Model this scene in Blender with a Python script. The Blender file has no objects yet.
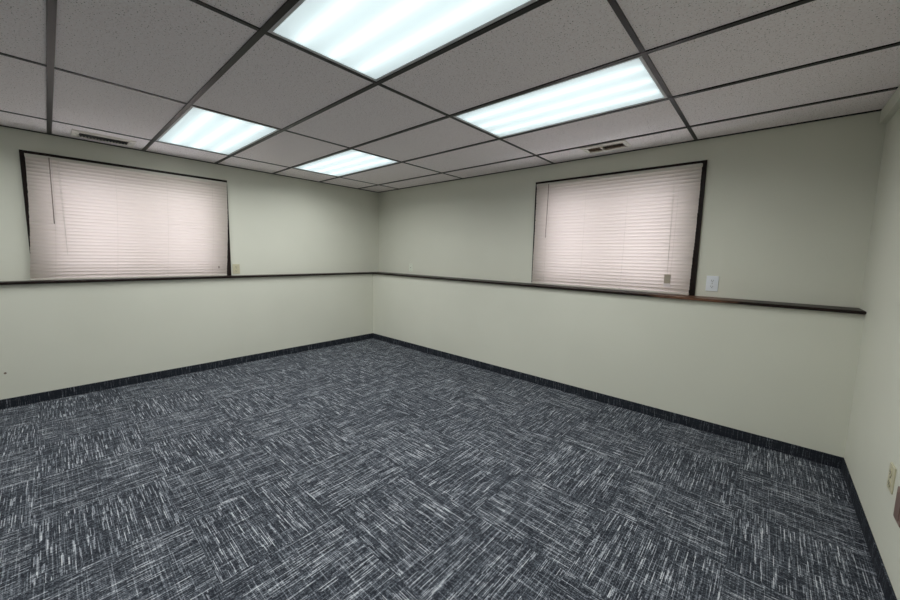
import bpy, bmesh, math, random
from mathutils import Vector, Matrix
random.seed(4)
S = bpy.context.scene
C = S.collection

# ------------------------------------------------------------------ camera
CAM = Vector((4.6901, -3.5049, 1.2898))
YAW, PITCH, ROLL = -0.7234, -0.1088, 0.0208
F_PX = 356.79
cy, sy, cp, sp, cr, sr = (math.cos(YAW), math.sin(YAW), math.cos(PITCH), math.sin(PITCH), math.cos(ROLL), math.sin(ROLL))
fwd = Vector((sy*cp, cy*cp, sp)); rt = Vector((cy, -sy, 0)); up = rt.cross(fwd)
rt2 = cr*rt + sr*up; up2 = -sr*rt + cr*up
cd = bpy.data.cameras.new('camera'); cam = bpy.data.objects.new('camera', cd); C.objects.link(cam)
m = Matrix((rt2, up2, -fwd)).transposed().to_4x4(); m.translation = CAM
cam.matrix_world = m
cd.sensor_width = 36.0; cd.lens = F_PX/900*36.0
cd.shift_x = -2.61/900; cd.shift_y = -5.77/900
cd.clip_start = 0.02
S.camera = cam

# ------------------------------------------------------------------ world, exposure, lights
PANEL_GLOW = 0.19        # glow of the troffer lenses
PANEL_WATT = 12.3        # light each troffer throws down
TUBE = 2.45
w = bpy.data.worlds.new('world'); S.world = w; w.use_nodes = True
bg = w.node_tree.nodes['Background']
bg.inputs[0].default_value = (0.93, 0.96, 1.0, 1); bg.inputs[1].default_value = 4.3
S.view_settings.view_transform = 'Standard'; S.view_settings.look = 'None'
S.view_settings.gamma = 1; S.view_settings.use_curve_mapping = False
S.view_settings.exposure = 0.0
S.cycles.max_bounces = 10; S.cycles.diffuse_bounces = 6; S.cycles.transparent_max_bounces = 12
S.cycles.sample_clamp_indirect = 4

# ------------------------------------------------------------------ dimensions
H = 2.243; W = 5.154; DL = 0.12; DB = 0.20; LZ = 1.002; FZ = -0.03; YF = -6.30; G = 0.6096; X1 = 0.506; Y5 = -0.380
XL = [X1 + i*2*G for i in range(4)]                    # tee lines running along y
YL = [Y5 - k*G for k in range(10) if Y5 - k*G > YF]    # tee lines running along x
LIGHT_CELLS = [(0, 3), (0, 1), (2, 3), (2, 1), (0, 6), (2, 5)]   # (column, row) ; row k lies between YL[k] and YL[k+1]

# ------------------------------------------------------------------ helpers
def s2l(c):
    return tuple(((v/255)/12.92 if v/255 <= .04045 else ((v/255+.055)/1.055)**2.4) for v in c) + (1,)

def add_box(bm, x0, x1, y0, y1, z0, z1, bevel=0.0):
    vs = [bm.verts.new((x, y, z)) for z in (z0, z1) for y in (y0, y1) for x in (x0, x1)]
    fs = [(0,2,3,1), (4,5,7,6), (0,1,5,4), (2,6,7,3), (0,4,6,2), (1,3,7,5)]
    faces = [bm.faces.new([vs[i] for i in f]) for f in fs]
    if bevel:
        es = set(e for f in faces for e in f.edges)
        bmesh.ops.bevel(bm, geom=list(es), offset=bevel, segments=2, affect='EDGES', profile=.5)

def add_tube(bm, pts, r, n=8):
    rings = []
    pts = [Vector(p) for p in pts]
    for i, p in enumerate(pts):
        t = (pts[min(i+1, len(pts)-1)] - pts[max(i-1, 0)]).normalized()
        a = t.orthogonal().normalized() if i == 0 else (pa - pa.dot(t)*t).normalized()
        pa = a
        b = t.cross(a)
        rings.append([bm.verts.new(p + r*(math.cos(2*math.pi*k/n)*a + math.sin(2*math.pi*k/n)*b)) for k in range(n)])
    for i in range(len(rings)-1):
        for k in range(n):
            bm.faces.new((rings[i][k], rings[i][(k+1) % n], rings[i+1][(k+1) % n], rings[i+1][k]))
    bm.faces.new(list(reversed(rings[0]))); bm.faces.new(rings[-1])

def obj(name, bm, mat, parent=None, smooth=False):
    bmesh.ops.recalc_face_normals(bm, faces=bm.faces)
    me = bpy.data.meshes.new(name); bm.to_mesh(me); bm.free()
    if mat: me.materials.append(mat)
    if smooth:
        for p in me.polygons: p.use_smooth = True
    o = bpy.data.objects.new(name, me); C.objects.link(o)
    if parent: o.parent = parent
    return o

def struct(name, bm, mat, parent=None):
    o = obj(name, bm, mat, parent)
    o['kind'] = 'structure'
    return o

def thing(name, label, cat, loc=(0, 0, 0), rotz=0, group=None):
    o = bpy.data.objects.new(name, None); C.objects.link(o); o.empty_display_size = .05
    o.location = loc; o.rotation_euler = (0, 0, rotz)
    o['label'] = label; o['category'] = cat
    if group: o['group'] = group
    return o

def dup(root, loc, rotz, label):
    r = root.copy(); C.objects.link(r); r.location = loc; r.rotation_euler = (0, 0, rotz); r['label'] = label
    for ch in list(root.children):
        c = ch.copy(); C.objects.link(c); c.parent = r
        for g in ch.children:
            d = g.copy(); C.objects.link(d); d.parent = c
    return r

# ------------------------------------------------------------------ materials
def mat(name, col=None, rough=.6, metal=0, spec=None):
    m = bpy.data.materials.new(name); m.use_nodes = True
    b = m.node_tree.nodes['Principled BSDF']
    if col: b.inputs['Base Color'].default_value = col
    b.inputs['Roughness'].default_value = rough; b.inputs['Metallic'].default_value = metal
    if spec is not None: b.inputs['Specular IOR Level'].default_value = spec
    return m

class NT:
    def __init__(s, m): s.t = m.node_tree; s.b = s.t.nodes.get('Principled BSDF')
    def n(s, typ, **kw):
        nd = s.t.nodes.new(typ)
        for k, v in kw.items(): setattr(nd, k, v)
        return nd
    def l(s, a, b): s.t.links.new(a, b)
    def math(s, op, a, b=None, c=None):
        nd = s.n('ShaderNodeMath', operation=op)
        for i, v in enumerate((a, b, c)):
            if v is None: continue
            if isinstance(v, (int, float)): nd.inputs[i].default_value = v
            else: s.l(v, nd.inputs[i])
        return nd.outputs[0]
    def ramp(s, fac, stops, interp='LINEAR'):
        r = s.n('ShaderNodeValToRGB'); r.color_ramp.interpolation = interp
        e = r.color_ramp.elements
        e[0].position, e[0].color = stops[0]; e[1].position, e[1].color = stops[1]
        for p, c in stops[2:]:
            x = e.new(p); x.color = c
        s.l(fac, r.inputs[0]); return r.outputs[0]
    def noise(s, vec, scale, detail=3, rough=.55):
        nd = s.n('ShaderNodeTexNoise'); nd.inputs['Scale'].default_value = scale
        nd.inputs['Detail'].default_value = detail; nd.inputs['Roughness'].default_value = rough
        s.l(vec, nd.inputs['Vector']); return nd.outputs[0]
    def pos(s): return s.n('ShaderNodeNewGeometry').outputs['Position']
    def bump(s, h, strength, dist):
        nd = s.n('ShaderNodeBump'); nd.inputs['Strength'].default_value = strength; nd.inputs['Distance'].default_value = dist
        s.l(h, nd.inputs['Height']); s.l(nd.outputs[0], s.b.inputs['Normal'])

def wall_paint():
    m = mat('wall_paint', rough=.55, spec=.3); t = NT(m); p = t.pos()
    n1 = t.noise(p, 1.3, 2)
    c = t.ramp(n1, [(.35, s2l((220, 220, 207))), (.65, s2l((224, 224, 211)))])
    t.l(c, t.b.inputs['Base Color'])
    t.bump(t.noise(p, 140, 2), .12, .001)
    return m

def carpet(name, vertical=False):
    m = mat(name, rough=.95, spec=.1); t = NT(m)
    sep = t.n('ShaderNodeSeparateXYZ'); t.l(t.pos(), sep.inputs[0])
    X, Y, Z = sep.outputs
    if vertical:
        # strip cut from the same carpet: streaks stand upright
        A, B = t.math('ADD', X, Y), t.math('MULTIPLY', Z, 1.0)
        along, across = B, A
        ident = t.math('FLOOR', t.math('DIVIDE', A, .5))
    else:
        T = .5
        ix = t.math('FLOOR', t.math('DIVIDE', t.math('SUBTRACT', X, 2.16), T))
        iy = t.math('FLOOR', t.math('DIVIDE', t.math('ADD', Y, 3.64), T))
        par = t.math('FLOORED_MODULO', t.math('ADD', ix, iy), 2)       # 0: streaks along x
        inv = t.math('SUBTRACT', 1, par)
        along = t.math('ADD', t.math('MULTIPLY', X, inv), t.math('MULTIPLY', Y, par))
        across = t.math('ADD', t.math('MULTIPLY', Y, inv), t.math('MULTIPLY', X, par))
        ident = t.math('ADD', t.math('MULTIPLY', ix, 7.13), t.math('MULTIPLY', iy, 3.71))
    def wn(a, b, c):
        cb = t.n('ShaderNodeCombineXYZ'); t.l(a, cb.inputs[0])
        for i, v in ((1, b), (2, c)):
            if isinstance(v, (int, float)): cb.inputs[i].default_value = v
            else: t.l(v, cb.inputs[i])
        nd = t.n('ShaderNodeTexWhiteNoise'); nd.noise_dimensions = '3D'; t.l(cb.outputs[0], nd.inputs['Vector']); return nd.outputs['Value']
    def streak(al, ac, width, length, seed, lo, hi):
        # one random grey per short yarn run; returns 0..1 after a threshold
        col = t.math('FLOOR', t.math('DIVIDE', ac, width))
        ph = wn(col, ident, seed)
        run = t.math('FLOOR', t.math('ADD', t.math('DIVIDE', al, length), t.math('MULTIPLY', ph, 9)))
        v = wn(col, run, t.math('ADD', ident, seed+5.5))
        mr = t.n('ShaderNodeMapRange'); mr.inputs[1].default_value = lo; mr.inputs[2].default_value = hi
        mr.clamp = True; t.l(v, mr.inputs[0]); return mr.outputs[0]
    a = streak(along, across, .0030, .075, 1.0, .84, .95)
    a2 = streak(along, across, .0050, .048, 2.0, .96, .99)
    b = streak(along, across, .0022, .20, 3.0, .66, 1.0)
    c = streak(across, along, .0034, .14, 4.0, .80, 1.0)
    d = streak(across, along, .0036, .05, 6.0, .5, 1.0)
    # patchy density, as woven
    vec = t.n('ShaderNodeCombineXYZ'); t.l(t.math('MULTIPLY', along, .35), vec.inputs[0]); t.l(across, vec.inputs[1]); t.l(ident, vec.inputs[2])
    pat = t.noise(vec.outputs[0], 14, 2)
    patr = t.n('ShaderNodeMapRange'); patr.inputs[1].default_value = .35; patr.inputs[2].default_value = .65; patr.inputs[3].default_value = .85; patr.inputs[4].default_value = 1.0
    t.l(pat, patr.inputs[0]); pm = patr.outputs[0]
    pile = wn(t.math('FLOOR', t.math('DIVIDE', along, .0052)), t.math('FLOOR', t.math('DIVIDE', across, .0052)), 9.0)
    v = t.math('ADD', t.math('MULTIPLY', a, .62), t.math('MULTIPLY', a2, .55))
    v = t.math('MULTIPLY', t.math('ADD', v, t.math('MULTIPLY', b, .40)), pm)
    v = t.math('ADD', v, t.math('ADD', t.math('MULTIPLY', c, .33), t.math('MULTIPLY', d, .14)))
    v = t.math('ADD', v, t.math('MULTIPLY', t.math('SUBTRACT', pile, .5), .34))
    if vertical: v = t.math('SUBTRACT', t.math('MULTIPLY', v, .55), .16)
    colr = t.ramp(v, [(0.0, s2l((41, 44, 51))), (.3, s2l((91, 96, 104))), (.7, s2l((156, 160, 168))), (1.0, s2l((204, 208, 212)))])
    t.l(colr, t.b.inputs['Base Color'])
    t.bump(t.noise(t.pos(), 420, 2), .35, .003)
    return m

def ceiling_tile():
    m = mat('ceiling_tile', rough=.9, spec=.15); t = NT(m); p = t.pos()
    n = t.noise(p, 90, 3, .6)
    holes = t.noise(p, 150, 1, .5)
    base = t.ramp(n, [(.3, s2l((246, 234, 234))), (.6, s2l((255, 247, 248)))])
    mask = t.ramp(holes, [(.655, (0, 0, 0, 1)), (.72, (1, 1, 1, 1))])
    mx = t.n('ShaderNodeMix', data_type='RGBA'); t.l(mask, mx.inputs[0]); t.l(base, mx.inputs[6]); mx.inputs[7].default_value = s2l((120, 110, 100))
    t.l(mx.outputs[2], t.b.inputs['Base Color'])
    t.bump(n, .35, .003)
    return m

def dark_wood(name, worn_sheen=False):
    m = mat(name, rough=.42, spec=.22); t = NT(m); p = t.pos()
    mp = t.n('ShaderNodeMapping'); mp.inputs['Scale'].default_value = (3, 30, 30); t.l(p, mp.inputs[0])
    n = t.noise(mp.outputs[0], 3, 5, .6)
    c = t.ramp(n, [(.35, s2l((16, 11, 10))), (.7, s2l((40, 24, 21)))])
    if worn_sheen:  # wear streaks, plus brown reflection painted in near the right window
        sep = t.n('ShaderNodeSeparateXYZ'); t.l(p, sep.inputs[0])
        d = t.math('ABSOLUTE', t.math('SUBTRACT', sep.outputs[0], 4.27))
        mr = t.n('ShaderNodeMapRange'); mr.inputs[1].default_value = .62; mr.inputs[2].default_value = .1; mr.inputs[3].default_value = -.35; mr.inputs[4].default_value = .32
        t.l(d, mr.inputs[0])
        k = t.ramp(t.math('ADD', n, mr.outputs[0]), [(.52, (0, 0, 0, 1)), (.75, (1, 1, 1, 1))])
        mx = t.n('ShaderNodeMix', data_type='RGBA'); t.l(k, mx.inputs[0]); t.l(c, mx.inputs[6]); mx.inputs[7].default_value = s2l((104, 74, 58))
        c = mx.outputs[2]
    t.l(c, t.b.inputs['Base Color']); t.bump(n, .15, .002)
    return m

def metal_bar():
    m = mat('grid_metal', s2l((58, 48, 52)), .30, .0, .2); t = NT(m)
    n = t.noise(t.pos(), 6, 3)
    c = t.ramp(n, [(.3, s2l((18, 14, 16))), (.7, s2l((30, 24, 27)))])
    t.l(c, t.b.inputs['Base Color']); return m

def lens_mat():
    m = bpy.data.materials.new('troffer_lens'); m.use_nodes = True; t = NT(m); t.t.nodes.clear()
    out = t.n('ShaderNodeOutputMaterial'); tr = t.n('ShaderNodeBsdfTranslucent'); tr.inputs[0].default_value = (.93, .98, .98, 1)
    em = t.n('ShaderNodeEmission'); em.inputs[0].default_value = (.90, .975, 1, 1); em.inputs[1].default_value = PANEL_GLOW
    ad = t.n('ShaderNodeAddShader'); gl = t.n('ShaderNodeBsdfGlossy'); gl.inputs[1].default_value = .3
    mx = t.n('ShaderNodeMixShader'); mx.inputs[0].default_value = .05
    t.l(tr.outputs[0], ad.inputs[0]); t.l(em.outputs[0], ad.inputs[1])
    t.l(ad.outputs[0], mx.inputs[1]); t.l(gl.outputs[0], mx.inputs[2]); t.l(mx.outputs[0], out.inputs[0])
    # prismatic texture
    v = t.n('ShaderNodeTexVoronoi'); v.inputs['Scale'].default_value = 120; t.l(t.pos(), v.inputs['Vector'])
    b = t.n('ShaderNodeBump'); b.inputs['Strength'].default_value = .3; b.inputs['Distance'].default_value = .002
    t.l(v.outputs[0], b.inputs['Height']); t.l(b.outputs[0], gl.inputs['Normal'])
    return m

def emit(name, col, st):
    m = bpy.data.materials.new(name); m.use_nodes = True; t = NT(m); t.t.nodes.clear()
    out = t.n('ShaderNodeOutputMaterial'); em = t.n('ShaderNodeEmission'); em.inputs[0].default_value = col; em.inputs[1].default_value = st
    t.l(em.outputs[0], out.inputs[0]); return m

def slat_mat():
    m = mat('blind_slat', s2l((196, 191, 178)), .45); t = NT(m)
    out = t.t.nodes['Material Output']; tr = t.n('ShaderNodeBsdfTranslucent'); tr.inputs[0].default_value = (.87, .72, .71, 1)
    mx = t.n('ShaderNodeMixShader'); mx.inputs[0].default_value = .36
    t.l(t.b.outputs[0], mx.inputs[1]); t.l(tr.outputs[0], mx.inputs[2]); t.l(mx.outputs[0], out.inputs[0])
    return m

def glass_mat():
    m = bpy.data.materials.new('window_glass'); m.use_nodes = True; t = NT(m); t.t.nodes.clear()
    out = t.n('ShaderNodeOutputMaterial'); tr = t.n('ShaderNodeBsdfTransparent'); tr.inputs[0].default_value = (.93, .95, .95, 1)
    gl = t.n('ShaderNodeBsdfGlossy'); gl.inputs[1].default_value = .02
    mx = t.n('ShaderNodeMixShader'); mx.inputs[0].default_value = .06
    t.l(tr.outputs[0], mx.inputs[1]); t.l(gl.outputs[0], mx.inputs[2]); t.l(mx.outputs[0], out.inputs[0]); return m

M_WALL = wall_paint(); M_CARPET = carpet('carpet_tile'); M_BASE = carpet('carpet_base', True); M_TILE = ceiling_tile()
M_WOOD = dark_wood('dark_stained_wood'); M_WORN_SHEEN = dark_wood('worn_sheen_wood', True); M_GRID = metal_bar()
M_LENS = lens_mat(); M_TUBE = emit('fluorescent_tube', (.90, .98, 1, 1), TUBE)
M_HOUS = mat('housing_enamel', s2l((190, 193, 193)), .5); M_WHITE = mat('white_enamel', s2l((205, 204, 206)), .4); M_SASH = mat('window_sash_vinyl', s2l((215, 212, 205)), .4)
M_SLAT = slat_mat(); M_RAIL = mat('blind_rail_metal', s2l((200, 194, 184)), .35); M_GLASS = glass_mat()
M_CORD = mat('cord', s2l((196, 188, 178)), .7); M_WAND = mat('wand_plastic', s2l((148, 136, 126)), .25)
M_IVORY = mat('ivory_plastic', s2l((206, 200, 172)), .35); M_PLWHITE = mat('white_plastic', s2l((236, 240, 246)), .3)
M_JACKP = mat('cream_white_plastic', s2l((232, 236, 222)), .35); M_DARK = mat('dark_slot', s2l((20, 19, 18)), .6); M_VENT = mat('vent_enamel', s2l((236, 229, 220)), .55); M_DUCT = mat('duct_inside', s2l((44, 38, 34)), .7)
M_FIN = mat('vent_fin_black', s2l((42, 40, 40)), .5); M_FINB = mat('vent_fin_brown', s2l((205, 185, 168)), .5)
M_BROWN = mat('brown_plastic', s2l((128, 106, 98)), .4); M_TAG = mat('grey_tag_card', s2l((168, 158, 142)), .7)
M_TAGW = mat('white_tag_card', s2l((216, 206, 206)), .7); M_MARK = mat('scuff_mark', s2l((120, 104, 90)), .8); M_SCREW = mat('screw_metal', s2l((150, 148, 140)), .35, .8)

# ------------------------------------------------------------------ setting
TOPZ = 2.46; TH = .22
WIN_Z0, WIN_Z1 = LZ, 2.045
LW = (-3.560, -2.150)      # opening of the left window, along y
BW = (2.800, 4.205)        # opening of the back window, along x
bm = bmesh.new()
add_box(bm, -TH, W+TH, YF-TH, TH, -.15, FZ)
struct('floor', bm, M_CARPET)

bm = bmesh.new()           # back wall: thinner upper part over a proud lower part
add_box(bm, DL, W, -DB, TH, FZ, LZ-.019)
add_box(bm, 0, BW[0], 0, TH, LZ-.019, TOPZ); add_box(bm, BW[1], W, 0, TH, LZ-.019, TOPZ)
add_box(bm, BW[0], BW[1], 0, TH, WIN_Z1, TOPZ)
struct('wall_back', bm, M_WALL)
bm = bmesh.new()
add_box(bm, -TH, DL, YF, TH, FZ, LZ-.019)
add_box(bm, -TH, 0, LW[1], TH, LZ-.019, TOPZ); add_box(bm, -TH, 0, YF, LW[0], LZ-.019, TOPZ)
add_box(bm, -TH, 0, LW[0], LW[1], WIN_Z1, TOPZ)
wleft = struct('wall_left', bm, M_WALL)
bm = bmesh.new(); add_tube(bm, [(DL-.0005, -3.800, .262), (DL+.0008, -3.800, .262)], .008, 10); obj('scuff_mark', bm, M_MARK, wleft)
bm = bmesh.new(); add_box(bm, W, W+TH, YF, TH, FZ, TOPZ); struct('wall_right', bm, M_WALL)
bm = bmesh.new(); add_box(bm, -TH, W+TH, YF-TH, YF, FZ, TOPZ); struct('wall_front', bm, M_WALL)

# carpet base strips
BH, BT = .080, .007
for nm, b in (('baseboard_back', (DL, W, -DB-BT, -DB)), ('baseboard_left', (DL, DL+BT, YF, -DB-BT)), ('baseboard_right', (W-BT, W, YF, -DB-BT))):
    bm = bmesh.new(); add_box(bm, *b, FZ, FZ+BH, .002); struct(nm, bm, M_BASE)

# ledge caps (mitred in the corner), painted strip under the ceiling
OV, LT = .032, .020
def ledge(name, quad, m):
    bm = bmesh.new()
    lo = [bm.verts.new((x, y, LZ-LT)) for x, y in quad]; hi = [bm.verts.new((x, y, LZ)) for x, y in quad]
    bm.faces.new(lo); bm.faces.new(hi)
    for i in range(4): bm.faces.new((lo[i], lo[(i+1) % 4], hi[(i+1) % 4], hi[i]))
    bmesh.ops.bevel(bm, geom=list(bm.edges), offset=.003, segments=2, affect='EDGES')
    return struct(name, bm, m)
ledge('trim_1', [(0, 0), (W, 0), (W, -DB-OV), (DL+OV, -DB-OV)], M_WORN_SHEEN)
ledge('trim_2', [(0, 0), (DL+OV, -DB-OV), (DL+OV, YF), (0, YF)], M_WOOD)
bm = bmesh.new(); add_box(bm, W-.03, W, YF, 0, 2.157, H, .002); struct('trim_3', bm, M_WALL)

# ------------------------------------------------------------------ ceiling: lay-in tiles on a dark grid
xs = [0] + XL + [W]; ys = [0] + YL + [YF]
bm = bmesh.new()
for i in range(len(xs)-1):
    for j in range(len(ys)-1):
        if (i-1, j-1) in LIGHT_CELLS: continue
        add_box(bm, xs[i], xs[i+1], ys[j+1], ys[j], H+.003, H+.018)
add_box(bm, -TH, W+TH, YF-TH, TH, TOPZ, TOPZ+.1)
ceil = struct('ceiling', bm, M_TILE)
bm = bmesh.new()
for x in XL: add_box(bm, x-.012, x+.012, YF, 0, H-.001, H+.0035, .001)
for y in YL: add_box(bm, 0, W, y-.0140, y+.0140, H-.0025, H+.0035, .001)
for x in XL: add_box(bm, x-.002, x+.002, YF, 0, H+.003, H+.04)
for y in YL: add_box(bm, 0, W, y-.002, y+.002, H+.003, H+.04)
# wall angle
add_box(bm, 0, W, -.014, 0, H-.004, H+.003); add_box(bm, 0, .014, YF, -.014, H-.004, H+.003)
add_box(bm, .014, W-.03, YF, YF+.02, H-.003, H+.003)
obj('ceiling_grid', bm, M_GRID, ceil)

# ------------------------------------------------------------------ troffers
def make_troffer(loc, label):
    t = thing('ceiling_light', label, 'ceiling light', loc, 0, 'fluorescent troffers in the ceiling grid')
    hx, hy = G-.013, G/2-.015
    bm = bmesh.new()     # housing open at the bottom
    a, z0, z1, k = .004, .004, .11, .004
    add_box(bm, -hx, hx, -hy, hy, z1, z1+k)
    add_box(bm, -hx, -hx+k, -hy, hy, z0, z1); add_box(bm, hx-k, hx, -hy, hy, z0, z1)
    add_box(bm, -hx, hx, -hy, -hy+k, z0, z1); add_box(bm, -hx, hx, hy-k, hy, z0, z1)
    obj('housing', bm, M_HOUS, t)
    fw = .016
    bm = bmesh.new()
    add_box(bm, -hx, hx, -hy, -hy+fw, 0, .006, .0015); add_box(bm, -hx, hx, hy-fw, hy, 0, .006, .0015)
    add_box(bm, -hx, -hx+fw, -hy+fw, hy-fw, 0, .006, .0015); add_box(bm, hx-fw, hx, -hy+fw, hy-fw, 0, .006, .0015)
    obj('frame', bm, M_WHITE, t)
    bm = bmesh.new(); add_box(bm, -hx+fw-.003, hx-fw+.003, -hy+fw-.003, hy-fw+.003, .0035, .0045)
    obj('diffuser', bm, M_LENS, t)
    for y in (-.165, 0, .165):
        bm = bmesh.new(); add_tube(bm, [(-.57, y, .040), (.57, y, .040)], .013, 12); obj('fluorescent_tube', bm, M_TUBE, t, True)
    ld = bpy.data.lights.new('troffer_light', 'AREA'); ld.shape = 'RECTANGLE'; ld.size = 2*hx-.04; ld.size_y = 2*hy-.04
    ld.energy = PANEL_WATT; ld.color = (.985, .998, .98); ld.spread = math.radians(163)
    lo = bpy.data.objects.new('light_output', ld); C.objects.link(lo); lo.parent = t; lo.location = (0, 0, -.002)
    return t
names = ['leftmost lit fluorescent ceiling light, between the left window and the big overhead light',
         'smallest-looking fluorescent ceiling light, closest to the far corner of the room',
         'big bright fluorescent ceiling light overhead, cut off by the top of the photo',
         'fluorescent ceiling light in front of the right window and its ceiling vent',
         'added fluorescent ceiling light, unseen behind the viewer on the left window side',
         'added fluorescent ceiling light, unseen behind the viewer on the right side']  # last two troffers are added out of view to brighten the room
order = LIGHT_CELLS
first = None
for (ci, rj), nm in zip(order, names):
    loc = (XL[ci]+G, (YL[rj]+YL[rj+1])/2, H)
    if first is None: first = make_troffer(loc, nm)
    else: dup(first, loc, 0, nm)

# ------------------------------------------------------------------ ceiling vents
def make_vent(name, label, loc, rotz, L, Wd, pl, pw, fins, m_fin, divider=None):
    """register: core L x Wd, face plate pl x pw, long side along local x, hanging 8 mm under the tile"""
    t = thing(name, label, 'ceiling vent', loc, rotz, 'registers in the ceiling border')
    bm = bmesh.new()
    add_box(bm, -pl/2, pl/2, -pw/2, -Wd/2, -.008, 0, .002); add_box(bm, -pl/2, pl/2, Wd/2, pw/2, -.008, 0, .002)
    add_box(bm, -pl/2, -L/2, -Wd/2, Wd/2, -.008, 0, .002); add_box(bm, L/2, pl/2, -Wd/2, Wd/2, -.008, 0, .002)
    add_box(bm, -L/2-.008, L/2+.008, Wd/2, Wd/2+.008, -.013, -.007, .001); add_box(bm, -L/2-.008, L/2+.008, -Wd/2-.008, -Wd/2, -.013, -.007, .001)
    obj('face_plate', bm, M_VENT, t)
    bm = bmesh.new(); add_box(bm, -L/2, L/2, -Wd/2, Wd/2, -.001, .0); obj('duct_opening', bm, M_DUCT, t)
    bm = bmesh.new()
    for i in range(fins):
        x = -L/2 + (i+.5)*L/fins
        v = [bm.verts.new(p) for p in ((x-.004, -Wd/2, -.002), (x+.004, -Wd/2, -.012), (x+.004, Wd/2, -.012), (x-.004, Wd/2, -.002))]
        f = bm.faces.new(v)
    r = bmesh.ops.solidify(bm, geom=list(bm.faces), thickness=.0012)
    obj('louvers', bm, m_fin, t)
    if divider is not None:
        bm = bmesh.new(); add_box(bm, divider-.007, divider+.007, -Wd/2, Wd/2, -.0145, -.002, .001); obj('divider_bar', bm, M_VENT, t)
    bm = bmesh.new()
    for s in (-1, 1):
        add_tube(bm, [(s*(L/2+.018), 0, -.0095), (s*(L/2+.018), 0, -.006)], .004, 10); obj('screw', bm, M_SCREW, t); bm = bmesh.new()
    bm.free()
    
    return t
TZ = H+.003
make_vent('ceiling_vent', 'white ceiling vent with black louvers above the left window', (.238, -3.108, TZ), math.pi/2, .31, .145, .40, .22, 15, M_FIN)
make_vent('ceiling_vent', 'ceiling vent with brownish louvers in two sections above the right window', (3.541, -.255, TZ), 0, .30, .115, .37, .20, 26, M_FINB, -.025)

# ------------------------------------------------------------------ windows (local x along the wall, local -y into the room)
def make_window(name, loc, rotz, w_in):
    t = bpy.data.objects.new(name, None); C.objects.link(t); t.location = loc; t.rotation_euler = (0, 0, rotz); t['kind'] = 'structure'
    h = WIN_Z1 - LZ; cw = .045; ct = .032
    bm = bmesh.new()        # stained casing round three sides
    add_box(bm, -w_in/2-cw, -w_in/2, -.020, 0, 0, h+ct, .003); add_box(bm, w_in/2, w_in/2+cw, -.020, 0, 0, h+ct, .003)
    add_box(bm, -w_in/2, w_in/2, -.020, 0, h, h+ct, .003)
    add_box(bm, -w_in/2, -w_in/2+.012, 0, .11, 0, h); add_box(bm, w_in/2-.012, w_in/2, 0, .11, 0, h)
    add_box(bm, -w_in/2+.012, w_in/2-.012, 0, .11, h-.012, h); add_box(bm, -w_in/2+.012, w_in/2-.012, 0, TH, -.022, .0)
    obj('casing', bm, M_WOOD, t)
    bm = bmesh.new(); fr = .105
    y0, y1 = .11, .16
    add_box(bm, -w_in/2, -w_in/2+fr, y0, y1, 0, h, .004); add_box(bm, w_in/2-fr, w_in/2, y0, y1, 0, h, .004)
    add_box(bm, -w_in/2+fr, w_in/2-fr, y0, y1, h-.135, h, .004); add_box(bm, -w_in/2+fr, w_in/2-fr, y0, y1, 0, .05, .004)
    add_box(bm, -.03, .03, y0, y1, .05, h-.135, .004)
    obj('window_frame', bm, M_SASH, t)
    for s in (-1, 1):
        bm = bmesh.new(); a, b = sorted((s*.03, s*(w_in/2-fr))); add_box(bm, a, b, .133, .137, .05, h-.135); obj('pane', bm, M_GLASS, t)
    return t
wl = (LW[0]+LW[1])/2; wb = (BW[0]+BW[1])/2
make_window('window_1', (0, wl, LZ), math.pi/2, LW[1]-LW[0])
make_window('window_2', (wb, 0, LZ), 0, BW[1]-BW[0])

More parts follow.
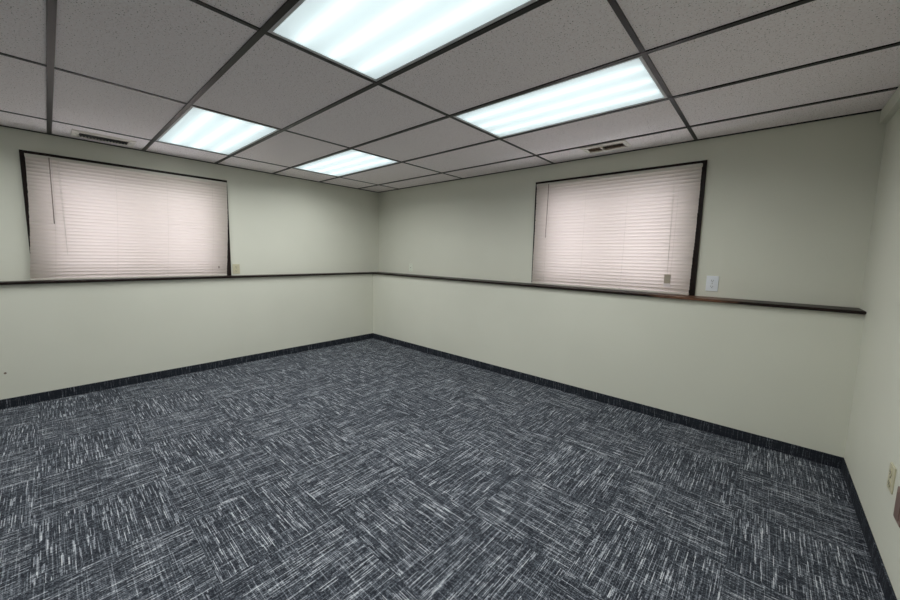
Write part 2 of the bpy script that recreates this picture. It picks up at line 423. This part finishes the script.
# ------------------------------------------------------------------ blinds
def make_blind(label, loc, rotz, x0, x1, lean, wand_x, wand_top, wand_bot, wand_dx, cord_x, tag=None, sag=None, seed=1):
    rnd = random.Random(seed)
    t = thing('window_blind', label, 'window blind', loc, rotz, 'mini blinds over the windows')
    top = 1.046; n = 34; bot = .020
    pitch = (top-.028-bot)/n
    YB = -.044
    sh = lambda z: lean*((top-z)/top)**2
    bm = bmesh.new(); add_box(bm, x0, x1, YB-.014, YB+.012, top-.026, top, .003); obj('headrail', bm, M_RAIL, t)
    bm = bmesh.new()
    tilt = math.radians(64)
    for i in range(n):
        z = bot + (i+.5)*pitch + rnd.uniform(-.0006, .0006)
        tl = tilt + rnd.uniform(-.05, .05)
        wdt = .0385; dx = sh(z) + rnd.uniform(-.0012, .0012)
        rows = []
        nx = 8
        for k in range(5):
            u = (k/4-.5)*wdt; bow = .006*(1-(2*k/4-1)**2)
            yy = YB - math.cos(tl)*u - math.sin(tl)*bow; zz = z + math.sin(tl)*u - math.cos(tl)*bow
            rows.append([bm.verts.new((x0+dx+.002+(x1-x0-.004)*q/nx, yy, zz - .0015*math.sin(math.pi*q/nx))) for q in range(nx+1)])
        for k in range(4):
            for q in range(nx): bm.faces.new((rows[k][q], rows[k][q+1], rows[k+1][q+1], rows[k+1][q]))
    o = obj('slats', bm, M_SLAT, t, True)
    bm = bmesh.new(); d = sh(bot); add_box(bm, x0+d, x1+d, YB-.011, YB+.009, .002, .018, .003); obj('bottom_rail', bm, M_RAIL, t)
    bm = bmesh.new()
    span = x1-x0
    for fx in (.10, .37, .63, .90):
        x = x0+span*fx
        add_tube(bm, [(x+sh(z), YB-.0165, z) for z in [top-.02-(top-.03)*k/10 for k in range(11)]], .0009, 5)
    obj('ladder_cords', bm, M_CORD, t)
    bm = bmesh.new(); add_tube(bm, [(wand_x, YB-.022, top-.012), (wand_x, YB-.024, wand_top), (wand_x+wand_dx, YB-.022, wand_bot)], .0032, 6)
    obj('tilt_wand', bm, M_WAND, t, True)
    bm = bmesh.new()
    for e in (-.004, .004): add_tube(bm, [(cord_x+e, YB-.019, top-.02), (cord_x+e*.6+.004, YB-.021, .55), (cord_x+.006, YB-.021, .22 if tag is None else tag[1]+.05)], .0012, 5)
    obj('pull_cord', bm, M_CORD, t)
    if tag:
        tx, tz = tag
        bm = bmesh.new(); add_box(bm, tx-.024, tx+.024, YB-.0215, YB-.020, tz-.052, tz+.052); o = obj('warning_tag', bm, M_TAG, t); o['label'] = 'small grey card tag hanging on the slats'
        bm = bmesh.new(); add_box(bm, tx-.024, tx+.024, YB-.0222, YB-.0216, tz-.052, tz-.022); obj('tag_stub', bm, M_TAGW, o)
    if sag:
        bm = bmesh.new(); add_tube(bm, [(sag[0], YB-.021, sag[1]+.012), (sag[0], YB-.021, sag[1]-.012)], .006, 8); obj('cord_tassel', bm, M_WAND, t)
    return t
make_blind('wide closed mini blind on the left wall, dark trim showing at its lower right',
           (0, wl, LZ), math.pi/2, -3.578-wl, -2.118-wl, -.043, -3.444-wl, 1.0, .485, -.006, -3.395-wl, None, (-2.24-wl, .10), 1)
make_blind('closed mini blind on the right-hand wall with a small grey tag near its bottom',
           (wb, 0, LZ), 0, 2.787-wb, 4.226-wb, -.012, 2.930-wb, .90, .487, -.010, 4.045-wb, (4.055-wb, .112), None, 2)

# ------------------------------------------------------------------ outlets (local x along wall, local -y into the room, origin at plate centre)
def outlet(name, label, cat, loc, rotz, m_plate, w_=.072, h_=.116, style='duplex'):
    t = thing(name, label, cat, loc, rotz, None)
    bm = bmesh.new(); add_box(bm, -w_/2, w_/2, -.006, 0, -h_/2, h_/2, .0025); obj('cover_plate', bm, m_plate, t)
    if style == 'duplex':
        for s in (-1, 1):
            bm = bmesh.new(); add_tube(bm, [(0, -.004, s*.0235), (0, -.0085, s*.0235)], .0165, 18)
            r = obj('socket', bm, m_plate, t)
            bm = bmesh.new()
            add_box(bm, -.0075, -.0052, -.0092, -.008, s*.0235-.003, s*.0235+.007); add_box(bm, .0052, .0075, -.0092, -.008, s*.0235-.003, s*.0235+.006)
            add_tube(bm, [(0, -.008, s*.0235-.008), (0, -.0092, s*.0235-.008)], .0026, 8)
            obj('slots', bm, M_DARK, r)
    elif style == 'jack':
        bm = bmesh.new(); add_box(bm, -.009, .009, -.010, -.005, -.010, .010, .001); r = obj('jack', bm, m_plate, t)
        bm = bmesh.new(); add_box(bm, -.006, .006, -.0106, -.0095, -.006, .005); obj('jack_opening', bm, M_DARK, r)
    for z in ((0,) if style == 'duplex' else (-.042, .042)):
        bm = bmesh.new(); add_tube(bm, [(0, -.0055, z), (0, -.0078, z)], .0032, 10); obj('screw', bm, M_SCREW, t)
    return t
outlet('wall_outlet', 'ivory outlet on the left wall just right of the window, above the ledge', 'outlet', (0, -2.048, 1.078), math.pi/2, M_IVORY, .076, .112)
outlet('wall_jack', 'small white jack plate above the ledge near the far corner', 'outlet', (.777, 0, 1.098), 0, M_JACKP, .072, .116, 'jack')
outlet('wall_outlet', 'bright white outlet on the upper wall right of the right window', 'outlet', (4.358, 0, 1.108), 0, M_PLWHITE, .080, .122)
outlet('wall_outlet', 'ivory outlet low on the right wall beside the baseboard', 'outlet', (W, -1.213, .397), -math.pi/2, M_IVORY, .074, .112)
t = thing('wall_box', 'brown plastic wall box at the right edge, next to the low ivory outlet', 'wall box', (W, -1.392, .362), -math.pi/2)
bm = bmesh.new(); add_box(bm, -.045, .045, -.012, 0, -.064, .064, .004); obj('box_body', bm, M_BROWN, t)
bm = bmesh.new(); add_box(bm, -.030, .030, -.0145, -.0115, -.045, .045, .0015); obj('box_cover', bm, M_BROWN, t)
